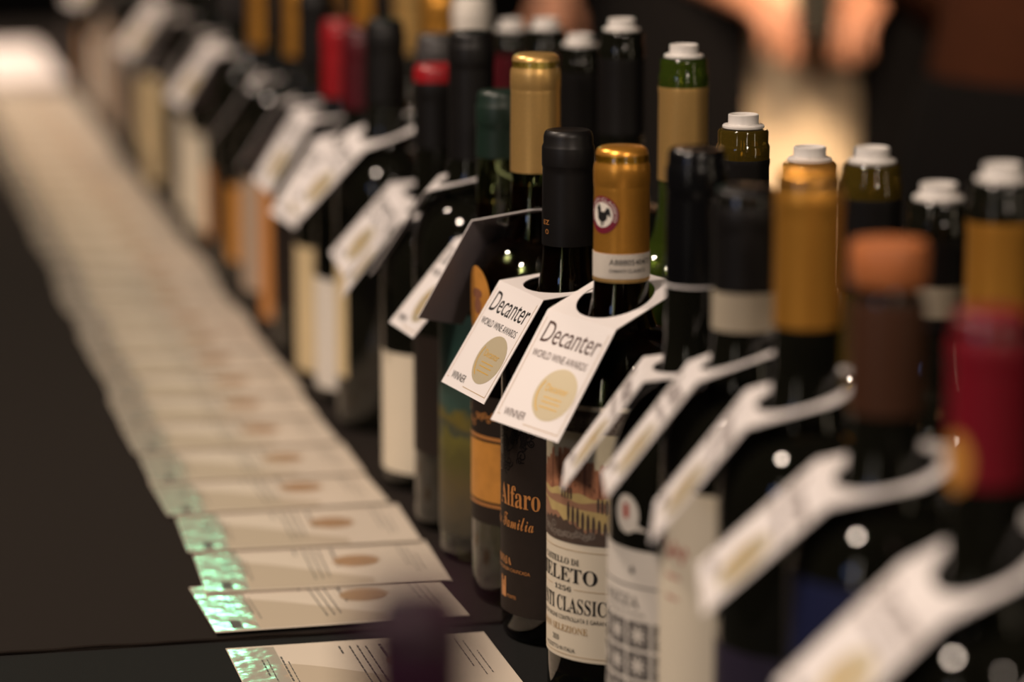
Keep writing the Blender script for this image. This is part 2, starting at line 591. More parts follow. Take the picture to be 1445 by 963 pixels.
CM = card_meshes()
card_y = [1.6771 - 0.105, 1.704, 1.7889, 1.8855, 1.9813]
card_x = [0.2153, 0.2125, 0.2176, 0.2187, 0.2173]
card_r = [0.3, 1.2, -2.6, -2.2, 0.6]
y = 2.072
while y < 4.45:
    card_y.append(y)
    card_x.append(0.2175 + RND.uniform(-0.003, 0.003))
    card_r.append(RND.uniform(-1.2, 1.0))
    y += RND.uniform(0.089, 0.098)
ORD = ['first', 'second', 'third', 'fourth', 'fifth', 'sixth', 'seventh', 'eighth', 'ninth', 'tenth', 'eleventh', 'twelfth', 'thirteenth', 'fourteenth', 'fifteenth', 'sixteenth', 'seventeenth', 'eighteenth', 'nineteenth', 'twentieth']
for i, (x, y, rz) in enumerate(zip(card_x, card_y, card_r)):
    c = link('award_card', CM['card'])
    c.location = (x, y, 0.0024 if i else 0.0006)
    c.rotation_euler = (radians(-1.05) if i else 0, 0, radians(rz))
    if i == 0:
        lb = 'cream award card with bronze medal alone on the near table, this side of the seam'
    elif i <= 20:
        lb = 'cream award card with bronze medal, %s beyond the tablecloth seam' % ORD[i - 1]
    else:
        lb = 'strongly blurred cream award card, %s from the far end of the row' % ORD[len(card_y) - 1 - i]
    tag(c, lb, 'card', 'award cards in the row' if i <= 20 else 'cards at the far end of the row')
    link('printed_wave', CM['wave'], c)
    link('medal', CM['medal'], c)
    link('foil_strip', CM['foil'], c)
    if i < 14:
        link('lettering', CM['print'], c)['kind'] = 'stuff'

# ------------------------------------------------------------------ bottles


def bottle_profile(h, R, zs, open_top=False, slope=0.034):
    rn = 0.0138
    p = [(0.0, 0.020), (0.010, 0.019), (0.019, 0.012), (0.026, 0.003), (0.0295, 0.0), (R - 0.003, 0.0008), (R - 0.0008, 0.003), (R, 0.007)]
    z_sh = zs - slope
    p.append((R, z_sh))
    for i in range(1, 9):
        t = i / 8
        a = t * pi / 2
        p.append((0.019 + (R - 0.019) * cos(a) ** 1.15, z_sh + slope * (0.15 * t + 0.85 * sin(a))))
    p += [(0.0168, zs + 0.006), (0.0152, zs + 0.014), (0.0143, zs + 0.024), (rn, h - 0.032)]
    if open_top:
        p += [(rn, h - 0.0185), (0.0147, h - 0.0175), (0.0149, h - 0.010), (0.0145, h - 0.0088), (0.0140, h - 0.0078), (0.0141, h - 0.0015), (0.0132, h), (0.0, h)]
    else:
        p += [(rn, h - 0.004), (0.0125, h - 0.001), (0.0, h - 0.001)]
    return p


def capsule_profile(h, length, style='ring', zs=0.2):
    """foil sleeve from the top of the bottle down"""
    e = h - length
    if style == 'open':   # foil cut below the lip
        return [(0.0145, h - 0.0165), (0.0150, h - 0.0165), (0.0151, h - 0.0185), (0.0147, h - 0.021), (0.0149, e + 0.001), (0.0149, e), (0.0142, e)]
    if style == 'ring':
        return [(0.0, h + 0.0003), (0.0085, h + 0.0003), (0.0095, h + 0.0006), (0.0120, h + 0.0004), (0.0132, h - 0.0008), (0.0138, h - 0.003), (0.0139, h - 0.0070), (0.0146, h - 0.0085), (0.0148, h - 0.0095),
                (0.0148, h - 0.0185), (0.0147, h - 0.0195), (0.01435, h - 0.0202), (0.01435, h - 0.024), (0.0147, e + 0.001), (0.0147, e), (0.0141, e)]
    return [(0.0, h + 0.0003), (0.0110, h + 0.0003), (0.0130, h - 0.001), (0.0137, h - 0.0032), (0.0138, h - 0.0075), (0.0146, h - 0.0095), (0.0148, h - 0.012), (0.0148, h - 0.0190), (0.01445, h - 0.0198), (0.0146, h - 0.0207),
            (0.01445, h - 0.0220), (0.0147, e + 0.001), (0.0147, e), (0.0141, e)]


def stopper(h, parent, label=None):
    mb = MB()
    mb.lathe([(0.0, h + 0.0002), (0.0108, h + 0.0002), (0.0117, h + 0.0008), (0.0117, h + 0.0019), (0.0110, h + 0.0026), (0.0088, h + 0.0028), (0.0085, h + 0.0034), (0.0085, h + 0.0079),
              (0.0080, h + 0.0083), (0.0074, h + 0.0079), (0.0072, h + 0.0060), (0.0, h + 0.0058)], 28)
    return mb.build('stopper', M['plastic'], parent, label=label or 'white plastic stopper')


def bottle(label, X, Y, h, R=0.0375, zs=0.205, rz=-80, glass='glass_dark', wine=None, cap='cap_black', cap_len=0.064, cap_style='ring', open_top=False, group=None, papers=(), slope=0.034, low_wine=0.034):
    root = thing('wine_bottle', label, 'bottle', (X, Y, 0.0), radians(rz), group)
    MB().lathe(bottle_profile(h, R, zs, open_top, slope), 48, close=False).build('glass', M[glass], root)
    if wine:
        g = 0.0026
        z_sh = zs - slope
        p = [(0.0, low_wine), (0.012, low_wine - 0.001), (R - g - 0.008, low_wine - 0.015), (R - g - 0.002, low_wine - 0.013), (R - g, low_wine - 0.006), (R - g, z_sh)]
        for i in range(1, 7):
            t = i / 6
            a = t * pi / 2
            p.append((0.0165 + (R - g - 0.0165) * cos(a) ** 1.15, z_sh + (slope - 0.003) * (0.15 * t + 0.85 * sin(a))))
        p += [(0.0120, zs + 0.016), (0.0110, zs + 0.03), (0.0, zs + 0.03)]
        MB().lathe(p, 40, close=False).build('wine', M[wine], root)
    if cap:
        MB().lathe(capsule_profile(h, cap_len, 'open' if open_top else cap_style), 44, close=False).build('capsule', M[cap], root)
    if open_top:
        stopper(h, root)
    for (u0, u1, z0, z1, mname) in papers:
        Wrap(R).sheet(u0, u1, z0, z1).build('front_label', M[mname], root)
    return root


def neck_band(root, z0, z1, material='band'):
    r = 0.0150
    return MB().lathe([(0.0143, z0), (r, z0), (r, z1), (0.0143, z1)], 40, close=False).build('neck_band', M[material], root)


# ---- bottle with the black label (in focus)
A = bottle('bottle with black label and copper lettering, matt black capsule, beside the gold-capped one', 0.41, 1.6709, 0.2887, zs=0.1960, glass='glass_green', wine='wine', cap='cap_black', cap_len=0.0635, low_wine=0.046)
w = Wrap(0.0375)
w.sheet(-46, 46, 16.5, 126)
lab = w.build('front_label', M['paper_black'], A)
w = Wrap(0.0375)

w.lines([(serif('s Alfaro'), -14.5, 28.3, 79.3, 12.0), (script('de Familia'), -13.5, 24.2, 66.6, 9.0), (serif('RIOJA'), -12, 6.9, 45.0, 4.2), ('DENOMINACION DE ORIGEN CALIFICADA', -32, 21.8, 41.2, 1.9), ('MONTES', 2.2, 11.2, 25.6, 1.9)], M['copper_ink'], lab, 0.5)
w.fill(-6.2, 0.8, 31, 25, 0.5)
w.fill(-6.2, -4.2, 37, 31, 0.5).fill(-1.2, 0.8, 37, 31, 0.5).fill(-3.6, -1.8, 34.5, 31, 0.5)
w.build('emblem', M['copper_ink'], lab, 'small copper castle emblem')
w = Wrap(0.0375)
rr = random.Random(5)
for k in range(34):
    cu = rr.uniform(-12, 24)
    cz = rr.uniform(93 + max(0, cu) * 0.9, 126)
    w.scroll(cu, cz, rr.uniform(2.0, 4.6), rr.uniform(1.0, 1.7), 0.75, rr.uniform(0, 6), sgn=rr.choice((-1, 1)))
w.stroke([(2 + 8 * cos(a * 0.3 - 1.9), 120 + 10 * sin(a * 0.3 - 1.9)) for a in range(12)], 0.6)
for k in range(5):
    w.fill(-6 + k * 1.7, -5.2 + k * 1.7, 116 + k, 108 + k, 0.45)
w.text('II', 3.0, 5.0, 108, 3.5)
w.build('ornament', M['gloss_black'], lab, 'raised black scrollwork')
w = Wrap(0.0147)

w.lines([('EZ', 0.6, 5.4, 237.2, 2.6), ('O', 2.4, 5.0, 232.0, 2.6)], M['copper_ink'], [c for c in A.children if c.name.startswith('capsule')][0], 0.2)

# ---- bottle with the castle label
B = bottle('bottle with castle picture label and bright gold capsule bearing a rooster seal', 0.41, 1.5537, 0.2946, R=0.0385, zs=0.2010, slope=0.040, rz=-76, glass='glass_green', wine='wine', cap='cap_gold', cap_len=0.0545, cap_style='plain', low_wine=0.030)
capB = [c for c in B.children if c.name.startswith('capsule')][0]
nb = neck_band(B, 0.2272, 0.2402)
w = Wrap(0.0150)

w.lines([('A8880540473', 9.5, 34.0, 234.6, 2.9), ('CHIANTI CLASSICO', 9.5, 30.0, 230.6, 1.8)], M['ink'], nb, 0.12)
MB().lathe([(0.0143, 0.2252), (0.01495, 0.2252), (0.01495, 0.2272), (0.0143, 0.2272)], 40, close=False).build('capsule_rim', M['cap_palegold'], B)
w = Wrap(0.0147)
CU, CZ = 4.6, 260.5
w.oval(CU, CZ, 9.8, 9.8, 0.15)
seal = w.build('seal', M['maroon'], capB, 'round maroon and white seal with a black rooster')
w = Wrap(0.0147)
w.oval(CU, CZ, 6.6, 6.6, 0.22)
vs, fs, _ = glyphs('CHIANTI CLASSICO')
pts = []
for a, b2 in vs:
    ang = radians(205 - 230 * a)
    q = 7.2 + b2 * 1.75
    pts.append((CU + q * cos(ang), CZ + q * sin(ang)))
w.put(pts, fs, 0.25)
white_disc = w.build('lettering', M['paper_white'], capB)
w = Wrap(0.0147)
w.oval(CU + 0.2, CZ - 1.0, 3.1, 2.7, 0.30)                                     # body
w.stroke([(CU - 1.2, CZ - 0.6), (CU - 1.9, CZ + 1.4), (CU - 1.9, CZ + 3.0)], 2.4, 0.31)   # neck
w.oval(CU - 2.1, CZ + 3.3, 1.4, 1.2, 0.32)                                     # head
w.fill(CU - 2.9, CU - 1.2, CZ + 5.3, CZ + 4.0, 0.31)                            # comb
w.fill(CU - 4.1, CU - 3.2, CZ + 3.5, CZ + 3.0, 0.31)                            # beak
for ka in (0.0, 0.8, 1.6):                                                      # tail feathers
    w.stroke([(CU + 1.4, CZ - 0.6), (CU + 2.6, CZ + 1.9 - ka), (CU + 3.7 + ka * 0.3, CZ + 3.4 - ka * 1.6), (CU + 4.7 + ka * 0.3, CZ + 2.2 - ka * 1.7)], 1.4, 0.31)
w.stroke([(CU - 0.3, CZ - 3.2), (CU - 0.5, CZ - 5.4), (CU + 0.5, CZ - 5.5)], 0.8, 0.30)  # legs
w.stroke([(CU + 1.0, CZ - 3.2), (CU + 1.0, CZ - 5.2)], 0.7, 0.30)
w.build('rooster', M['ink'], capB)

w = Wrap(0.0385)
w.sheet(-50, 50, 26.6, 164)
labB = w.build('front_label', M['paper_cream'], B, 'cream label with castle picture')
pm = [M['sky_print'], M['terracotta'], M['terracotta_dark'], M['field_print'], M['slope_print'], M['dark_print'], M['grey_print'], M['paper_cream']]
w = Wrap(0.0385)
w.fill(-48, 48, 160, 90, 0.30, 0)                                   # sky


def castle(u):
    s = [(-48, 118), (-20, 126), (-13, 131), (-6, 134), (-3, 138), (0, 134), (4, 139.5), (7, 136), (8, 140), (12, 140), (13, 136), (16, 139), (21, 139), (22, 134), (27, 134), (28, 130), (31, 133), (36, 132), (38, 128), (48, 124)]
    for (a, ha), (b2, hb) in zip(s, s[1:]):
        if a <= u < b2:
            return ha + (0.9 if int(u * 1.1) % 2 else 0)
    return 124


w.fill(-48, 48, castle, 104, 0.36, 1, 0.5)
for k in range(26):                                                 # walls, windows and shaded tower sides
    u = rr.uniform(-12, 40)
    z = rr.uniform(116, 130)
    w.fill(u, u + rr.uniform(0.5, 1.1), z + rr.uniform(1, 2.2), z, 0.42, 2)
for u in (-3, 4, 12.5, 21.5, 30, 37):
    w.fill(u, u + 1.6, castle(u) - 2, 116, 0.40, 2)
w.fill(-48, 48, lambda u: 118 - 0.10 * abs(u - 4) + 0.8 * sin(u * 0.4), 98, 0.44, 3)       # ochre field
w.fill(-48, 48, lambda u: 114 - 0.05 * u + 1.0 * sin(u * 0.25), lambda u: 110 - 0.06 * u, 0.46, 4)
for k in range(4):                                                  # arcade
    w.fill(6.5 + k * 2.2, 7.9 + k * 2.2, 119.5, 113.5, 0.5, 5)
w.fill(-48, 48, lambda u: 107 - 0.32 * (u + 6) + 0.003 * u * u + 1.2 * sin(u * 0.5), 90, 0.48, 4)
for k in range(9):                                                  # cypresses down the slope
    cu = 12 + k * 3.1
    w.oval(cu, 106.5 - k * 1.3 + rr.uniform(-0.6, 0.6), 1.0, 5.6, 0.54, 5, 10)
for k in range(5):
    w.oval(30 + k * 2.2, 112 - k * 0.5, 0.8, 4.2, 0.54, 5, 10)
w.fill(-48, 48, lambda u: 97 + 5.5 * max(0.0, cos((u - 2) * 0.075)) + 0.8 * sin(u * 1.3), 90, 0.56, 5)
for k in range(20):
    w.scroll(-13 + k * 2.1 + rr.uniform(-0.6, 0.6), 94.5 + rr.uniform(-2, 5.5) * max(0.25, 1 - k / 16), rr.uniform(1.5, 2.6), 1.3, 0.6, rr.uniform(0, 6), 0.62, 6, rr.choice((-1, 1)))
w.fill(-48, 48, 161.5, 149.5, 0.44, 5)                              # dark band above the picture
for k in range(30):
    w.scroll(-20 + k * 2.3, 155 + rr.uniform(-4, 3.5), rr.uniform(1.8, 3.2), 1.4, 0.7, rr.uniform(0, 6), 0.54, 6, rr.choice((-1, 1)))
w.build('castle_picture', pm, labB, 'printed picture of a terracotta castle above cypresses')
w = Wrap(0.0385)

w.lines([(serif('CASTELLO DI'), -12, 19.0, 78.2, 3.3), (serif('MELETO'), -21, 29.8, 68.6, 7.8), (serif('1256'), 0.5, 14.0, 63.4, 2.6), (serif('CHIANTI CLASSICO'), -32, 40.5, 52.4, 8.0), ('DENOMINAZIONE DI ORIGINE CONTROLLATA E GARANTITA', -32, 40, 47.6, 2.3), ('2020', -1.6, 4.6, 35.4, 3.0), ('PRODOTTO IN ITALIA', -10, 16.6, 30.6, 2.2)], M['ink'], labB, 0.5)
w = Wrap(0.0385)

w.lines([(serif('GRAN SELEZIONE'), -16, 24.4, 41.2, 3.6)], M['tan_line'], labB, 0.5)
for ra, rb, rz_ in ((16, 44, 65.0), (-44, -2, 65.0), (-48, 48, 86.0)):
    Wrap(0.0385).fill(ra, rb, rz_ + 0.15, rz_ - 0.15, 0.45).build('rule', M['tan_line'], labB)
w.fill(-48, 48, 29.0, 28.7, 0.45)
w.build('rule', M['tan_line'], labB)

# ---- other bottles of the front row, near to far
Cb = bottle('bottle with patterned white label, glossy black capsule, right of the castle label', 0.41, 1.4152, 0.3113, R=0.041, zs=0.196, cap='cap_black_gloss', cap_len=0.065, slope=0.05)
MB().lathe([(0.0147, 0.2462), (0.0150, 0.2462), (0.0150, 0.2472), (0.0147, 0.2472)], 40, close=False).build('neck_ring', M['tag'], Cb, label='thin white ring')
w = Wrap(0.041)
w.sheet(-48, 48, 20, 122)
labC = w.build('front_label', M['paper_white'], Cb)
w = Wrap(0.041)
for j in range(5):
    for i in range(6):
        u, z = -34 + i * 15.2, 73.5 - j * 15.2
        w.fill(u, u + 13.4, z + 13.4, z, 0.34)
w.fill(13.6, 15.0, 114, 110.2, 0.4)
w.oval(14.3, 111.8, 1.6, 1.5, 0.4)

w.lines([(serif('NIZZA'), -9, 19.0, 93.5, 6.0), ('DENOMINAZIONE DI ORIGINE', -12, 22, 89.6, 1.6)], M['ink_grey'], labC, 0.4)
w.fill(-46, 46, 104.6, 103.8, 0.4)
w.build('tile_pattern', M['ink_grey'], labC)
w = Wrap(0.041)
for j in range(5):
    for i in range(6):
        u, z = -34 + i * 15.2 + 6.7, 73.5 - j * 15.2 + 6.7
        for k in range(4):
            a = k * pi / 4
            w.stroke([(u - 5.0 * cos(a), z - 5.0 * sin(a)), (u, z), (u + 5.0 * cos(a), z + 5.0 * sin(a))], 1.2, 0.42)
        w.oval(u, z, 1.6, 1.6, 0.45, n=10)
w.build('star_pattern', M['paper_white'], labC, 'small white stars in the tile pattern')
w = Wrap(0.041)
w.oval(10.3, 139, 8.0, 9.5, 0.3)
w.fill(13, 25, lambda u: 136 - (u - 13) * 0.35, lambda u: 131.5 + (u - 13) * 0.05, 0.3)
stk = w.build('round_sticker', M['paper_white'], Cb, 'round white seal with red emblem')
w = Wrap(0.041)
w.oval(9.8, 139.5, 2.2, 3.0, 0.4)
w.fill(7.8, 11.8, 144, 141.5, 0.4)
w.build('emblem', M['red_ink'], stk)

Db = bottle('bottle with plain cream label, matt black capsule and pale neck band', 0.41, 1.3344, 0.3043, zs=0.212, rz=-85, cap='cap_black', cap_len=0.046, cap_style='plain')
neck_band(Db, 0.2400, 0.2575, 'band_dim')
w = Wrap(0.0375)
w.sheet(-34, 33.5, 18, 169)
labD = w.build('front_label', M['paper_cream'], Db)
w = Wrap(0.0375)
w.stroke([(2 + 0.5 * k, 140 + 3 * sin(k * 0.9) + 2.2 * cos(k * 0.37)) for k in range(34)], 0.9, 0.4)
w.stroke([(3 + 0.5 * k, 128 + 1.0 * sin(k * 1.7)) for k in range(22)], 0.6, 0.4)
w.stroke([(3 + 0.5 * k, 118 + 0.8 * sin(k * 1.9)) for k in range(20)], 0.6, 0.4)
w.build('signature', M['red_ink'], labD, 'faint red handwriting')

Eb = bottle('bottle with gold capsule and dark violet label, between black-capped bottle and copper stopper', 0.41, 1.2435, 0.3252, zs=0.215, rz=-85, cap='cap_gold', cap_len=0.067, cap_style='plain', papers=((-36, 36, 20, 120, 'paper_violet'),))

Fb = bottle('dark bottle closed by a thick copper-coloured wooden stopper', 0.41, 1.1431, 0.2920, zs=0.206, rz=-85, cap=None, papers=((-36, 40, 30, 178, 'paper_navy'),))
MB().lathe([(0.0, 0.2925), (0.0142, 0.2925), (0.0152, 0.294), (0.0154, 0.3075), (0.0145, 0.3098), (0.0, 0.3102)], 40).build('stopper', M['wood'], Fb, label='copper-coloured wooden stopper')
MB().lathe([(0.0143, 0.2870), (0.0150, 0.2866), (0.0153, 0.2780), (0.0149, 0.2450), (0.0148, 0.2420), (0.0141, 0.2420)], 40, close=False).build('neck_band', M['cap_brown'], Fb, label='brown paper strip round the neck')

Gb = bottle('bottle sealed in crimson wax at the right edge', 0.41, 1.0332, 0.3016, zs=0.188, rz=-85, cap='cap_wax', cap_len=0.062, cap_style='plain')
Wrap(0.0149).oval(4, 248, 7, 11, 0.35).build('emblem', M['paper_amber'], Gb)
Hb = bottle('dark bottle cut off by the right edge, nearest of the front row', 0.41, 0.89, 0.300, zs=0.194, rz=-85, cap='cap_black', cap_len=0.06, papers=((-36, 36, 25, 110, 'paper_taupe'),))

amber = bottle('bottle with amber label and oval amber emblem, tall pale gold capsule', 0.41, 1.7505, 0.3234, zs=0.2175, glass='glass_green', wine='wine', cap='cap_palegold', cap_len=0.068, cap_style='plain', low_wine=0.046)
w = Wrap(0.0375)
w.sheet(-46, 46, 50, 126)
lb = w.build('front_label', M['paper_black'], amber)
w = Wrap(0.0375)
w.fill(-45, 45, 99, 63.5, 0.34)
w.build('amber_panel', M['paper_amber'], lb)
w = Wrap(0.0375)
w.fill(-45, 45, 102.5, 100.5, 0.36).fill(-45, 45, 62.0, 60.5, 0.36)
for k in range(12):
    w.scroll(-14 + k * 4, 113 + rr.uniform(-4, 5), 2.4, 1.2, 0.7, k, 0.4)
w.build('gilt_border', M['copper_ink'], lb)
w = Wrap(0.0375)
w.oval(1.0, 183, 14, 19, 0.3)
em = w.build('oval_emblem', M['paper_amber'], amber)
w = Wrap(0.0375)
w.oval(2.0, 186, 6, 3, 0.4).oval(3, 179, 4, 5, 0.4)
w.build('emblem_figure', M['terracotta_dark'], em)

teal = bottle('clear bottle with teal and olive landscape label, dark green capsule', 0.41, 1.8468, 0.2914, zs=0.1935, glass='glass_green', wine='wine', cap='cap_green', cap_len=0.040, papers=((-48, 48, 19, 158, 'landscape'),))
blk = bottle('tall bottle with black label and long black capsule, next to the landscape label', 0.41, 1.9294, 0.3196, zs=0.2165, cap='cap_black', cap_len=0.080, papers=((-40, 40, 51, 128, 'paper_black'),))
redb = bottle('bottle with cream label and red-topped capsule', 0.41, 2.0437, 0.2869, zs=0.178, cap='cap_black', cap_len=0.055, papers=((-40, 34, 13, 95, 'paper_cream'),))
MB().lathe([(0.0, 0.2878), (0.0125, 0.2877), (0.0142, 0.2862), (0.0151, 0.2835), (0.0151, 0.2765), (0.0146, 0.2760)], 40, close=False).build('red_cap', M['cap_red'], redb, label='red top of the capsule')
bottle('bottle with cream label and grey-topped black capsule, behind the red-topped one', 0.43, 2.14, 0.2979, zs=0.176, cap='cap_grey', cap_len=0.06, papers=((-40, 38, 8, 90, 'paper_cream'),))
bottle('bottle with tall yellowish label and dark capsule, fourth before the two red capsules', 0.41, 2.2322, 0.3006, zs=0.208, cap='cap_black', cap_len=0.06, papers=((-30, 12, 40, 126, 'paper_yellow'),))['label'] = 'bottle with narrow yellowish label and dark capsule, right of the two red capsules'
bottle('bottle with white label, the right one of two red capsules', 0.41, 2.3294, 0.2857, zs=0.190, cap='cap_darkred', cap_len=0.06, papers=((-20, 38, 12, 97, 'paper_white'),))
bottle('bottle with yellowish label, bright red capsule, the left one of two', 0.41, 2.4254, 0.2837, zs=0.204, cap='cap_red', cap_len=0.062, papers=((-38, 34, 6, 106, 'paper_yellow'),))

# ---- the front row goes on, more and more out of focus
far_front = [
    (2.526, 0.30, 'cap_black', (('paper_black', -38, 36, 40, 110),), 'blurred bottle with black label, just beyond the red capsules'),
    (2.624, 0.30, 'cap_gold', (('paper_orange', -40, 38, 12, 128),), 'blurred bottle with tall orange label'),
    (2.722, 0.31, 'cap_black', (('paper_taupe', -36, 36, 20, 120),), 'blurred bottle with taupe label, left of the orange label'),
    (2.820, 0.29, 'cap_gold', (('paper_amber', -36, 36, 30, 100),), 'blurred bottle with amber label, second left of the tall orange label'),
    (2.918, 0.30, 'cap_black', (('paper_black', -36, 36, 30, 100),), 'blurred bottle with black label, left of the blurred amber label'),
    (3.016, 0.30, 'cap_grey', (('paper_orange', -36, 36, 20, 90),), 'blurred bottle with short orange label, beside the pale labels'),
    (3.114, 0.30, 'cap_black', (('paper_cream', -38, 36, 14, 112),), 'blurred bottle with cream label, nearest of the far pale labels'),
    (3.212, 0.31, 'cap_black', (('paper_cream', -38, 20, 20, 118),), 'blurred bottle with half-hidden cream label, behind the far cream label'),
    (3.310, 0.30, 'cap_black', (('paper_black', -36, 36, 30, 100),), None),
    (3.408, 0.30, 'cap_gold', (('paper_black', -36, 36, 30, 100),), None),
    (3.506, 0.30, 'cap_black', (('paper_yellow', -38, 36, 8, 126),), 'strongly blurred bottle with tall straw-yellow label near the far end'),
    (3.604, 0.30, 'cap_palegold', (('paper_yellow', -38, 20, 30, 120),), None),
    (3.702, 0.31, 'cap_black', (('paper_black', -36, 36, 30, 100),), None),
    (3.800, 0.30, 'cap_grey', (('paper_taupe', -36, 36, 30, 100),), None),
    (3.898, 0.30, 'cap_black', (('paper_black', -36, 36, 30, 100),), None),
    (3.996, 0.30, 'cap_gold', (('paper_taupe', -36, 36, 10, 140),), None),
    (4.094, 0.30, 'cap_black', (('paper_taupe', -36, 36, 20, 150),), None),
    (4.192, 0.30, 'cap_black', (('paper_white', -36, 36, 20, 110),), None),
    (4.290, 0.30, 'cap_gold', (('paper_black', -36, 36, 20, 100),), None),
    (4.388, 0.30, 'cap_black', (('paper_amber', -36, 36, 20, 100),), None),
    (4.486, 0.30, 'cap_black', (('paper_black', -36, 36, 20, 100),), None),
    (4.584, 0.30, 'cap_black', (('paper_black', -36, 36, 20, 100),), None),
]
for (y, h, cp, papers, lb) in far_front:
    nfar = sum(1 for q in far_front if q[0] >= y)
    bottle(lb or 'strongly blurred bottle of the front row, %s from its far end' % ORD[nfar - 1], 0.41 + RND.uniform(-0.004, 0.004), y, h, zs=0.201, cap=cp, papers=tuple((a, b2, c, d, n) for n, a, b2, c, d in papers),
           group=None if lb else 'far bottles of the front row')

# ---- second row: opened bottles with white stoppers
second = [
    (0.505, 1.2654, 0.3130, 'glass_dark', 'cap_gold', 0.062, 'opened bottle with gold foil below a white stopper, at the right edge'),
    (0.505, 1.3428, 0.2937, 'glass_dark', 'cap_black', 0.060, 'opened bottle with white stopper, behind the copper wooden stopper'),
    (0.505, 1.4356, 0.2985, 'glass_olive', 'cap_black', 0.062, 'opened bottle with white stopper and olive glass lip, right of the gold capsule'),
    (0.505, 1.5324, 0.2865, 'glass_olive', 'cap_black', 0.062, 'opened bottle with white stopper, olive lip peeping over the gold capsule'),
    (0.505, 1.6505, 0.2895, 'glass_olive', 'cap_black', 0.062, 'opened bottle with sharp white stopper and olive lip against the cream dress'),
    (0.505, 1.7724, 0.3165, 'glass_leaf', 'cap_palegold', 0.072, 'opened bottle with white stopper, green lip and tall gold foil'),
    (0.505, 1.9174, 0.3190, 'glass_dark', 'cap_black', 0.065, 'tall opened black bottle with white stopper, left of the green-lipped one'),
    (0.505, 2.0271, 0.2990, 'glass_dark', 'cap_black', 0.065, 'opened black bottle with blurred white stopper, right of the tall gold capsule'),
    (0.505, 2.1258, 0.3010, 'glass_dark', 'cap_darkred', 0.065, 'opened bottle with blurred white stopper, directly above the tall gold capsule'),
    (0.505, 2.2338, 0.2905, 'glass_dark', 'cap_darkred', 0.065, 'opened bottle with dark red foil and blurred white stopper, behind the green capsule'),
]
for (x, y, h, gl, cp, cl, lb) in second:
    ob = bottle(lb, x, y, h, zs=0.208, rz=-60, glass=gl, wine='wine' if gl != 'glass_dark' else None, cap=cp, cap_len=cl, open_top=True, group='opened bottles in the second row')
    if y == 1.3428:
        neck_band(ob, 0.2410, 0.2555, 'band_dim')
bottle('blurred bottle with cream-white capsule, behind the tall long black capsule', 0.505, 2.375, 0.3040, zs=0.208, cap='paper_white', cap_len=0.06)
second_far = [(2.50, 'cap_gold', 'paper_yellow'), (2.63, 'cap_palegold', 'paper_black'), (2.73, 'cap_black', 'paper_cream'), (2.83, 'cap_gold', 'paper_taupe'), (2.93, 'cap_black', 'paper_yellow'), (3.03, 'cap_gold', 'paper_orange'),
              (3.13, 'cap_black', 'paper_taupe'), (3.23, 'cap_gold', 'paper_black'), (3.33, 'cap_black', 'paper_yellow'), (3.43, 'cap_black', 'paper_amber'), (3.55, 'cap_gold', 'paper_taupe'), (3.70, 'cap_black', 'paper_taupe'), (3.9, 'cap_black', 'paper_black'), (4.1, 'cap_gold', 'paper_taupe')]
for (y, cp, pp) in second_far:
    nfar = sum(1 for q in second_far if q[0] >= y)
    bottle('blurred bottle of the second row behind the tags, %s from its far end' % ORD[nfar - 1], 0.505, y, 0.30, zs=0.208, cap=cp, papers=((-36, 36, 20, 120, pp),), group='far bottles of the second row')

# ---- bottle close to the lens, thrown far out of focus
bottle('plum-capped bottle very close to the lens, a dark blur over the nearest cards', 0.1352, 0.698, 0.3075, zs=0.205, cap='cap_purple', cap_len=0.062, cap_style='plain', papers=((-36, 36, 20, 110, 'paper_black'),))

# ------------------------------------------------------------------ tags hung round the necks
TW, TL, HR = 0.054, 0.066, 0.0212


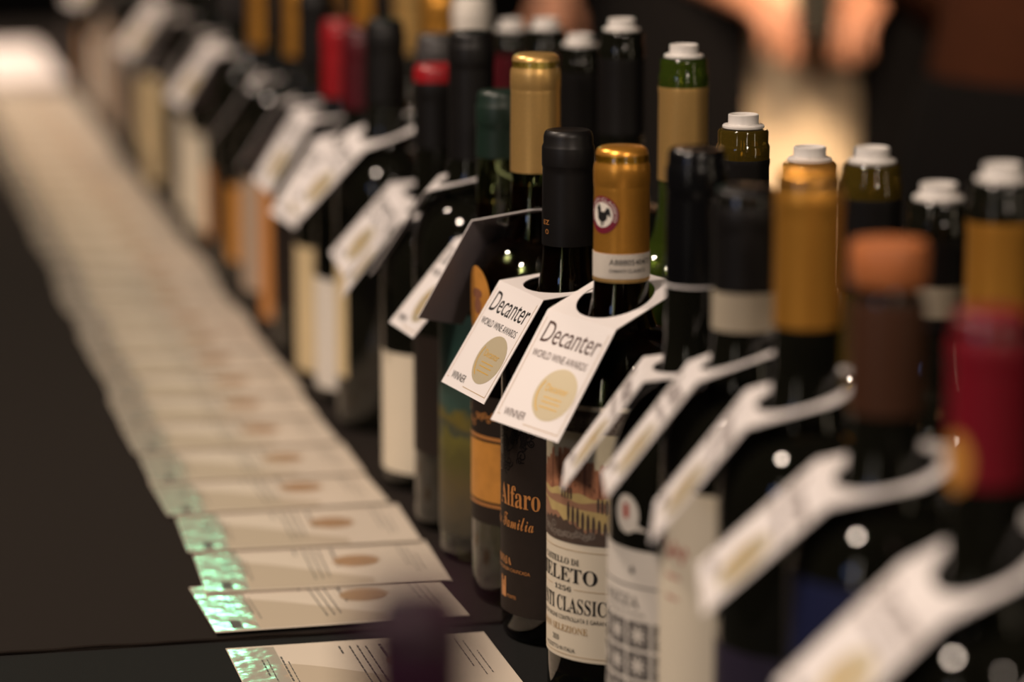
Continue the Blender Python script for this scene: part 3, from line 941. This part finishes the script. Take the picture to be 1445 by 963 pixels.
def neck_tag(label, X, Y, az, tilt, roll, phi, a, zt, ox, oy, printed=True, ink='ink', L=TL, medal=True, group='white neck tags', bend=0.0):
    az, tilt, roll, phi = map(radians, (az, tilt, roll, phi))
    d = Vector((cos(az), sin(az), 0))
    w0 = Vector((-sin(az), cos(az), 0))
    k = Vector((0, 0, 1))
    e = d * cos(tilt) - k * sin(tilt)
    n = d * sin(tilt) + k * cos(tilt)
    w2 = (w0 * cos(roll) + n * sin(roll)).normalized()
    g0 = d * sin(phi) - k * cos(phi)
    g = (g0 - w2 * g0.dot(w2)).normalized()
    # left as seen from the front of the flap is -w side
    npl = (w2.cross(-e)).normalized()
    if npl.z < 0:
        npl = -npl
    nfl = w2.cross(-g).normalized()
    if nfl.dot(d) < 0:
        nfl = -nfl
    flip = 1.0
    if w2.cross(-g).dot(d) < 0:
        flip = -1.0
    T = 0.0005
    f0 = e * a

    def plate(x, s, t):
        return e * s + w2 * x + npl * t

    def flap(x, y2, t):
        return f0 + w2 * (x * flip) + g * y2 + nfl * t

    mb = MB()
    # plate: ring between the hole and the outline
    N = 64
    ang = [2 * pi * i / N for i in range(N)]
    hw, back, c = TW / 2, 0.027, 0.014

    def outline(t):
        dx, ds = cos(t), sin(t)
        best = 9
        for (px, ps, q) in ((1, 0, hw), (-1, 0, hw), (0, 1, a), (0, -1, back), (0.7071, -0.7071, (hw + back - c) * 0.7071), (-0.7071, -0.7071, (hw + back - c) * 0.7071)):
            q2 = px * dx + ps * ds
            if q2 > 1e-6:
                best = min(best, q / q2)
        return dx * best, ds * best

    # make sure the corners at the fold are hit exactly
    ca = [math.atan2(a, hw), math.atan2(a, -hw)]
    for cc in ca:
        i = min(range(N), key=lambda q: abs(ang[q] - cc))
        ang[i] = cc
    vs = []
    for t in ang:
        x, s = outline(t)
        hx, hs = HR * cos(t), HR * sin(t)
        vs += [plate(hx, hs, 0), plate(x, s, 0), plate(hx, hs, -T), plate(x, s, -T)]
    ftop, fbot, frim = [], [], []
    for i in range(N):
        p, q = 4 * i, 4 * ((i + 1) % N)
        ftop.append((p, p + 1, q + 1, q))
        fbot.append((p + 2, q + 2, q + 3, p + 3))
        frim += [(p, q, q + 2, p + 2), (p + 1, p + 3, q + 3, q + 1)]
    mb.add(vs, ftop, 0)
    mb.f += [tuple(x for x in f) for f in fbot]
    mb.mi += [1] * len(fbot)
    mb.f += frim
    mb.mi += [0] * len(frim)
    # flap
    nb = 6
    vs = []
    for j in range(nb + 1):
        y2 = L * j / nb
        bulge = bend * sin(pi * j / nb)
        for x in (-hw, hw):
            vs += [flap(x, y2, bulge), flap(x, y2, bulge - T)]
    fr, bk, rim = [], [], []
    for j in range(nb):
        p, q = 4 * j, 4 * j + 4
        fr.append((p, q, q + 2, p + 2))
        bk.append((p + 1, p + 3, q + 3, q + 1))
        rim += [(p, p + 1, q + 1, q), (p + 2, q + 2, q + 3, p + 3)]
    z = 4 * nb
    rim += [(z, z + 1, z + 3, z + 2)]
    off = len(mb.v)
    mb.add(vs, fr, 0)
    mb.f += [tuple(off + i for i in f) for f in bk]
    mb.mi += [1] * len(bk)
    mb.f += [tuple(off + i for i in f) for f in rim]
    mb.mi += [0] * len(rim)
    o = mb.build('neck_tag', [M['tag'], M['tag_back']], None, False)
    o.location = (X + ox / 1000.0, Y + oy / 1000.0, zt)
    tag(o, label, 'tag', group)
    if not printed:
        return o
    mm = TW / 54.0

    def bl(y2):
        return bend * sin(pi * min(1, max(0, y2 / L)))

    def put(m2, pts, fs, t=0.00012):
        m2.add([flap(x, -y2, t + bl(-y2)) for x, y2 in pts], fs)

    for row in (('Decanter', -0.0215, 0.0225, -0.0175, 0.0122, 0.05), ('WORLD WINE AWARDS', -0.0220, 0.0205, -0.0262, 0.0042), ('WINNER', -0.0205, -0.0040, -L + 0.0050, 0.0044)):
        m2 = MB()
        p, f = text2d(*row)
        put(m2, p, f)
        m2.build('lettering', M[ink], o, False)
    m2 = MB()

    def rect(x0, x1, y0, y1):
        put(m2, [(x0, y0), (x1, y0), (x1, y1), (x0, y1)], [(0, 1, 2, 3)])

    rect(-0.0030, 0.0245, -L + 0.0030, -L + 0.0034)
    rect(0.0243, 0.0246, -L + 0.0030, -0.004)
    rect(-0.0246, -0.0243, -L + 0.006, -0.004)
    rect(-0.0245, -0.0225, -L + 0.0046, -L + 0.0050)
    m2.build('border_line', M['tan_line'], o, False)
    if medal:
        mc = (0.0085, -0.0430)
        m2 = MB()
        put(m2, [(mc[0] + 0.0148 * cos(2 * pi * i / 48), mc[1] + 0.0148 * sin(2 * pi * i / 48)) for i in range(48)], [tuple(range(48))], 0.00010)
        md = m2.build('medal', M['medal'], o, False, 'pale gold foil medal')
        m2 = MB()
        p, f = text2d('Decanter', mc[0] - 0.0085, mc[0] + 0.0085, mc[1] + 0.0010, 0.0042)
        put(m2, p, f, 0.0002)
        for q in (-0.002, -0.0045, -0.0075):
            put(m2, [(mc[0] - 0.007, mc[1] + q), (mc[0] + 0.007, mc[1] + q), (mc[0] + 0.007, mc[1] + q - 0.0006), (mc[0] - 0.007, mc[1] + q - 0.0006)], [(0, 1, 2, 3)], 0.0002)
        arc = [(mc[0] + 0.0128 * cos(radians(t)), mc[1] + 0.0128 * sin(radians(t))) for t in range(150, 245, 8)] + [(mc[0] + 0.0121 * cos(radians(t)), mc[1] + 0.0121 * sin(radians(t))) for t in range(150, 245, 8)]
        h2 = len(arc) // 2
        put(m2, arc, [(i, i + 1, h2 + i + 1, h2 + i) for i in range(h2 - 1)], 0.0002)
        m2.build('lettering', M['foil_gold'], md, False, 'gold foil lettering')
    return o


X0 = 0.41
TAGS = [
    ('white award tag in sharp focus, on the bottle with black label', 1.6709, X0, (-166.2, 4.3, -2.9, 32.3, 25.0, 202.5, -3.7, 1.3), 'ink'),
    ('white award tag with brown print, on the castle-label bottle with rooster seal', 1.5537, X0, (-154.1, 20.7, -3.5, 33.7, 24.6, 214.7, -2.7, 1.6), 'ink_brown'),
    ('white tag seen edge-on, on the glossy black capsule bottle with patterned label', 1.4152, X0, (-195.5, 8, -1.3, 35.6, 25.6, 207.3, 1.5, 2.4), 'ink_brown'),
    ('white tag seen edge-on, on the bottle with plain cream label', 1.3344, X0, (-191.5, 20, 1.9, 37.4, 25.0, 228.4, 0.0, -1.0), 'ink_brown'),
    ('white tag on the bottle with gold capsule left of the copper stopper', 1.2435, X0, (-199.1, 17, -5.8, 36.9, 25.4, 228.4, -1.0, 0.6), 'ink_brown'),
    ('large blurred white tag on the bottle with the copper wooden stopper', 1.1431, X0, (-195.5, 13, -7.0, 46, 26.0, 218.0, 1.0, 0.1), 'ink_brown'),
    ('largest blurred white tag, on the crimson wax bottle', 1.0332, X0, (-187.6, 27, -9.6, 44.6, 25.5, 209.5, 1.0, 1.5), 'ink_brown'),
    ('blurred white tag at the bottom right corner, on the cut-off bottle', 0.89, X0, (-185, 20, -6, 42, 24.7, 208, 1.0, 2.0), 'ink_brown'),
    ('white tag partly behind the charcoal tag back, on the landscape-label bottle', 1.8468, X0, (-175.4, 14.6, 0, 40.2, 24.2, 203.4, 2.5, -0.7), 'ink'),
    ('tag turned to show its charcoal back, on the bottle with amber emblem', 1.7505, X0, (141.8, 13, 14, 25.1, 26.0, 227.5, -1.5, 1.5), 'ink'),
    ('tag turned away, on the tall bottle with long black capsule', 1.9294, X0, (157.7, 14, -3, 33.5, 25.3, 228.5, -1.0, 0.2), 'ink'),
    ('thin sliver of a white tag, on the red-topped bottle', 2.0437, X0, (-193.3, 13, -4.3, 37.3, 24.6, 192.5, 0.8, 1.0), 'ink'),
    ('blurred white tag on the grey-topped bottle behind the red-topped one', 2.14, 0.43, (-179.6, 2.9, -9, 39.9, 25.9, 187.5, -2.5, 0.5), 'ink'),
    ('blurred white tag on the bottle with narrow yellowish label', 2.2322, X0, (-181.1, 18.9, -8.6, 42.1, 24.1, 221, 1.5, 0.5), 'ink'),
    ('blurred white tag on the right one of the two red capsules', 2.3294, X0, (-169.4, 11.7, -4.9, 32.9, 27, 203, -2.0, -1.2), 'ink'),
    ('blurred white tag on the bright red capsule, the left one of two', 2.4254, X0, (-174.3, 4.2, -5.2, 31.4, 26.4, 211.5, -3.8, 2.1), 'ink'),
]
for (lb, y, x, p, ink) in TAGS:
    neck_tag(lb, x, y, p[0], p[1], p[2], p[3], p[4] / 1000.0, p[5] / 1000.0, p[6], p[7], True, ink)
far_tags = [(2.722, -200, 'greyish blurred tag above the tall orange label'), (3.016, -172, 'blurred white tag in the upper left, right one of three bright ones'), (3.506, -168, 'blurred white tag in the upper left, middle one of three bright ones'),
            (4.192, -165, 'blurred white tag in the upper left, left one of three bright ones')]
for (y, az, lb) in far_tags:
    neck_tag(lb, X0, y, az, 10, -5, 36, 0.025, 0.211, -2, 0, True, 'ink_grey')
for y, az, lb in ((2.526, 150, 'on the bottle with black label just beyond the red capsules'), (2.918, 140, 'on the black-labelled bottle left of the blurred amber label'),
                  (3.114, 165, 'on the nearest of the far pale labels'), (3.31, 150, 'on the dark bottle right of the straw-yellow labels'), (3.8, 160, 'on the bottle left of the straw-yellow labels')):
    neck_tag('blurred dark tag turned away, ' + lb, X0, y, az, 5, RND.uniform(-4, 4), RND.uniform(33, 40), 0.0255, 0.212, -1, 0, False, group='far tags turned away')


# ------------------------------------------------------------------ people behind the table, out of focus
def person(label, loc, rz, hands, tilt_head=0.0, torso='black_wool', legs='black_wool', sleeve='black_wool', hair='hair', elbows=None, curl=0.9):
    """standing adult, about 1.72 m, facing local -Y; hands = ((x,y,z) right, (x,y,z) left) as wrist positions in local space"""
    root = thing('person', label, 'person', loc, rz)
    V, Rr, E, Mi = [], [], [], []

    def v(p, r, m, par=None):
        V.append(p)
        Rr.append(r)
        Mi.append(m)
        if par is not None:
            E.append((par, len(V) - 1))
        return len(V) - 1

    MT, ML, MS, MK, MB_ = 0, 1, 2, 3, 4
    pel = v((0, 0, 0.95), 0.125, ML)
    sp = v((0, 0.01, 1.12), 0.115, MT, pel)
    ch = v((0, 0.0, 1.28), 0.135, MT, sp)
    up = v((0, 0.01, 1.40), 0.10, MT, ch)
    nk = v((0, 0.0, 1.49), 0.055, MK, up)
    h1 = v((0, -0.015, 1.56), 0.075, MK, nk)
    h2 = v((0, -0.02, 1.635), 0.092, MK, h1)
    v((0, -0.01, 1.70), 0.06, MK, h2)
    v((0, -0.125, 1.595), 0.014, MK, h2)              # nose
    for s in (-1, 1):
        v((s * 0.088, 0.0, 1.61), 0.014, MK, h2)       # ears
        hip = v((s * 0.095, 0, 0.90), 0.098, ML, pel)
        kn = v((s * 0.10, -0.01, 0.50), 0.062, ML, hip)
        an = v((s * 0.10, 0.02, 0.09), 0.042, ML, kn)
        hl = v((s * 0.10, 0.0, 0.045), 0.042, MB_, an)
        v((s * 0.11, -0.15, 0.035), 0.032, MB_, hl)
        sh = v((s * 0.175, 0.01, 1.38), 0.058, MS, up)
        wr = Vector(hands[0 if s < 0 else 1])
        if elbows:
            el = Vector(elbows[0 if s < 0 else 1])
        else:
            el = Vector((s * 0.25, 0.02, 1.10))
        e_ = v(tuple(el), 0.043, MS, sh)
        fd = (wr - el).normalized()
        w_ = v(tuple(wr), 0.027, MK, v(tuple(wr - fd * 0.05), 0.031, MS, e_))
        side = fd.cross(Vector((0, 0, 1)))
        side = side.normalized() if side.length > 0.1 else Vector((1, 0, 0))
        palm = wr + fd * 0.055
        p_ = v(tuple(palm), 0.030, MK, w_)
        down = side.cross(fd).normalized()
        if down.z > 0:
            down = -down
        for q in range(4):
            base = palm + fd * 0.035 + side * (q - 1.5) * 0.019
            ln = (0.036, 0.042, 0.039, 0.030)[q]
            b_ = v(tuple(base), 0.0095, MK, p_)
            t1 = base + (fd * cos(0.3) + down * sin(0.3)) * ln
            m_ = v(tuple(t1), 0.0088, MK, b_)
            t2 = t1 + (fd * cos(0.3 + curl) + down * sin(0.3 + curl)) * ln * 0.7
            m2 = v(tuple(t2), 0.008, MK, m_)
            t3 = t2 + (fd * cos(0.3 + curl * 1.7) + down * sin(0.3 + curl * 1.7)) * ln * 0.55
            v(tuple(t3), 0.007, MK, m2)
        inn = side if side.x * s < 0 else -side
        th = palm - fd * 0.02 + inn * 0.032
        t_ = v(tuple(th), 0.012, MK, p_)
        t2 = th + (fd * 0.7 + inn * 0.5 + down * 0.3).normalized() * 0.036
        t_ = v(tuple(t2), 0.0105, MK, t_)
        v(tuple(t2 + (fd * 0.9 + down * 0.5).normalized() * 0.028), 0.009, MK, t_)
    me = bpy.data.meshes.new('body')
    me.from_pydata(V, E, [])
    o = bpy.data.objects.new('body', me)
    COL.objects.link(o)
    sk = o.modifiers.new('skin', 'SKIN')
    sk.use_smooth_shade = True
    for i, r in enumerate(Rr):
        d_ = me.skin_vertices[0].data[i]
        d_.radius = (r, r * (0.78 if i in (pel, sp, ch, up) else 1.0))
        d_.use_root = i == pel
    ss = o.modifiers.new('smooth', 'SUBSURF')
    ss.levels = ss.render_levels = 2
    dg = bpy.context.evaluated_depsgraph_get()
    me2 = bpy.data.meshes.new_from_object(o.evaluated_get(dg))
    bpy.data.objects.remove(o)
    me2.materials.clear()
    for n in (torso, legs, sleeve, 'skin', 'cap_black'):
        me2.materials.append(M[n])
    # material of each face from the nearest bone
    segs = [(Vector(V[a]), Vector(V[b2]), a, b2) for a, b2 in E]
    for p in me2.polygons:
        best, bm_ = 9, 0
        c = p.center
        for a, b2, ia, ib in segs:
            ab = b2 - a
            t = max(0, min(1, (c - a).dot(ab) / max(1e-9, ab.dot(ab))))
            dd = (c - a - ab * t).length - (Rr[ia] * (1 - t) + Rr[ib] * t)
            if dd < best:
                best, bm_ = dd, (Mi[ia] if t < 0.5 else Mi[ib])
        p.material_index = bm_
        p.use_smooth = True
    me2.name = 'body'
    link('body', me2, root)
    # hair, eyes, mouth
    hb = MB()
    vs, fs = [], []
    for j in range(9):
        for i in range(24):
            a, b2 = 2 * pi * i / 24, j / 8 * 1.75
            front = max(0.0, -sin(a))
            b3 = b2 * (1 - 0.45 * front)
            vs.append((0.104 * sin(b3) * cos(a), -0.010 + 0.118 * sin(b3) * sin(a), 1.63 + 0.118 * cos(b3)))
    for j in range(8):
        for i in range(24):
            fs.append((j * 24 + i, j * 24 + (i + 1) % 24, j * 24 + 24 + (i + 1) % 24, j * 24 + 24 + i))
    hb.add(vs, fs)
    hb.build('hair', M[hair], root)
    for s in (-1, 1):
        eb = MB()
        eb.lathe([(0.0, -0.012), (0.008, -0.009), (0.012, 0), (0.008, 0.009), (0.0, 0.012)], 12, close=False)
        eo = eb.build('eye', M['eye'], root)
        eo.location = (s * 0.032, -0.100, 1.625)
    return root


p1 = person('person in a black coat over a cream dress, hands held in front', (1.245, 3.93, FLOOR_Z), radians(-6), ((-0.118, -0.165, 0.952), (0.112, -0.165, 0.952)), legs='cream_fabric', torso='cream_fabric',
            elbows=((-0.27, 0.02, 1.03), (0.27, 0.02, 1.03)), curl=0.7)
# skirt of the cream dress and the open coat
dm = MB()
dm.lathe([(0.145, 1.02), (0.16, 0.92), (0.165, 0.75), (0.17, 0.55), (0.165, 0.55), (0.155, 0.75), (0.14, 1.02)], 32, close=False)
dr = dm.build('dress', M['cream_fabric'], p1)
cm = MB()
vs, fs = [], []
NA, rows = 40, [(1.40, 0.20, 0.10), (1.2, 0.215, 0.15), (1.0, 0.225, 0.185), (0.8, 0.235, 0.20), (0.6, 0.24, 0.205), (0.5, 0.245, 0.21)]
for z, rx, ry in rows:
    gap = math.asin(0.073 / rx)
    for i in range(NA + 1):
        a = -pi / 2 + gap + (2 * pi - 2 * gap) * i / NA
        for k2 in (1.0, 0.955):
            vs.append((rx * k2 * cos(a), ry * k2 * sin(a), z))
n2_ = (NA + 1) * 2
for j in range(len(rows) - 1):
    for i in range(NA):
        a = j * n2_ + 2 * i
        fs += [(a, a + 2, a + 2 + n2_, a + n2_), (a + 1, a + 1 + n2_, a + 3 + n2_, a + 3)]
    for a in (j * n2_, j * n2_ + 2 * NA):
        fs.append((a, a + n2_, a + 1 + n2_, a + 1))
for i in range(NA):
    a = (len(rows) - 1) * n2_ + 2 * i
    fs.append((a, a + 2, a + 3, a + 1))
cm.add(vs, fs)
cm.build('coat', M['black_wool'], p1)
cu = MB()
cu.lathe([(0.0, -0.055), (0.024, -0.055), (0.030, 0.045), (0.0275, 0.045), (0.022, -0.050), (0.0, -0.050)], 24, close=False)
co = cu.build('drinking_cup', M['cup'])
co.location = (1.216, 3.675, FLOOR_Z + 0.945)
tag(co, 'dark cup held between the hands of the person in the cream dress', 'cup')

p2 = person('person in rust-brown top and black skirt, hands behind the back, at the right edge', (1.225, 2.84, FLOOR_Z), radians(-20), ((-0.10, 0.20, 0.93), (0.10, 0.20, 0.93)), sleeve='rust_fabric', hair='hair_red',
            elbows=((-0.28, 0.10, 1.10), (0.28, 0.10, 1.10)), torso='rust_fabric', legs='rust_fabric', curl=1.0)
sk = MB()
sk.lathe([(0.168, 0.93), (0.185, 0.85), (0.225, 0.6), (0.25, 0.35), (0.245, 0.35), (0.22, 0.6), (0.18, 0.85), (0.163, 0.93)], 36, close=False)
sk.build('skirt', M['black_wool'], p2)

p3 = person('person in black standing farthest back, one bare arm bent in front', (1.47, 5.35, FLOOR_Z), radians(-8), ((-0.19, -0.16, 0.83), (0.23, 0.02, 0.86)), elbows=((-0.10, -0.06, 1.07), (0.27, 0.06, 1.12)), curl=0.8)
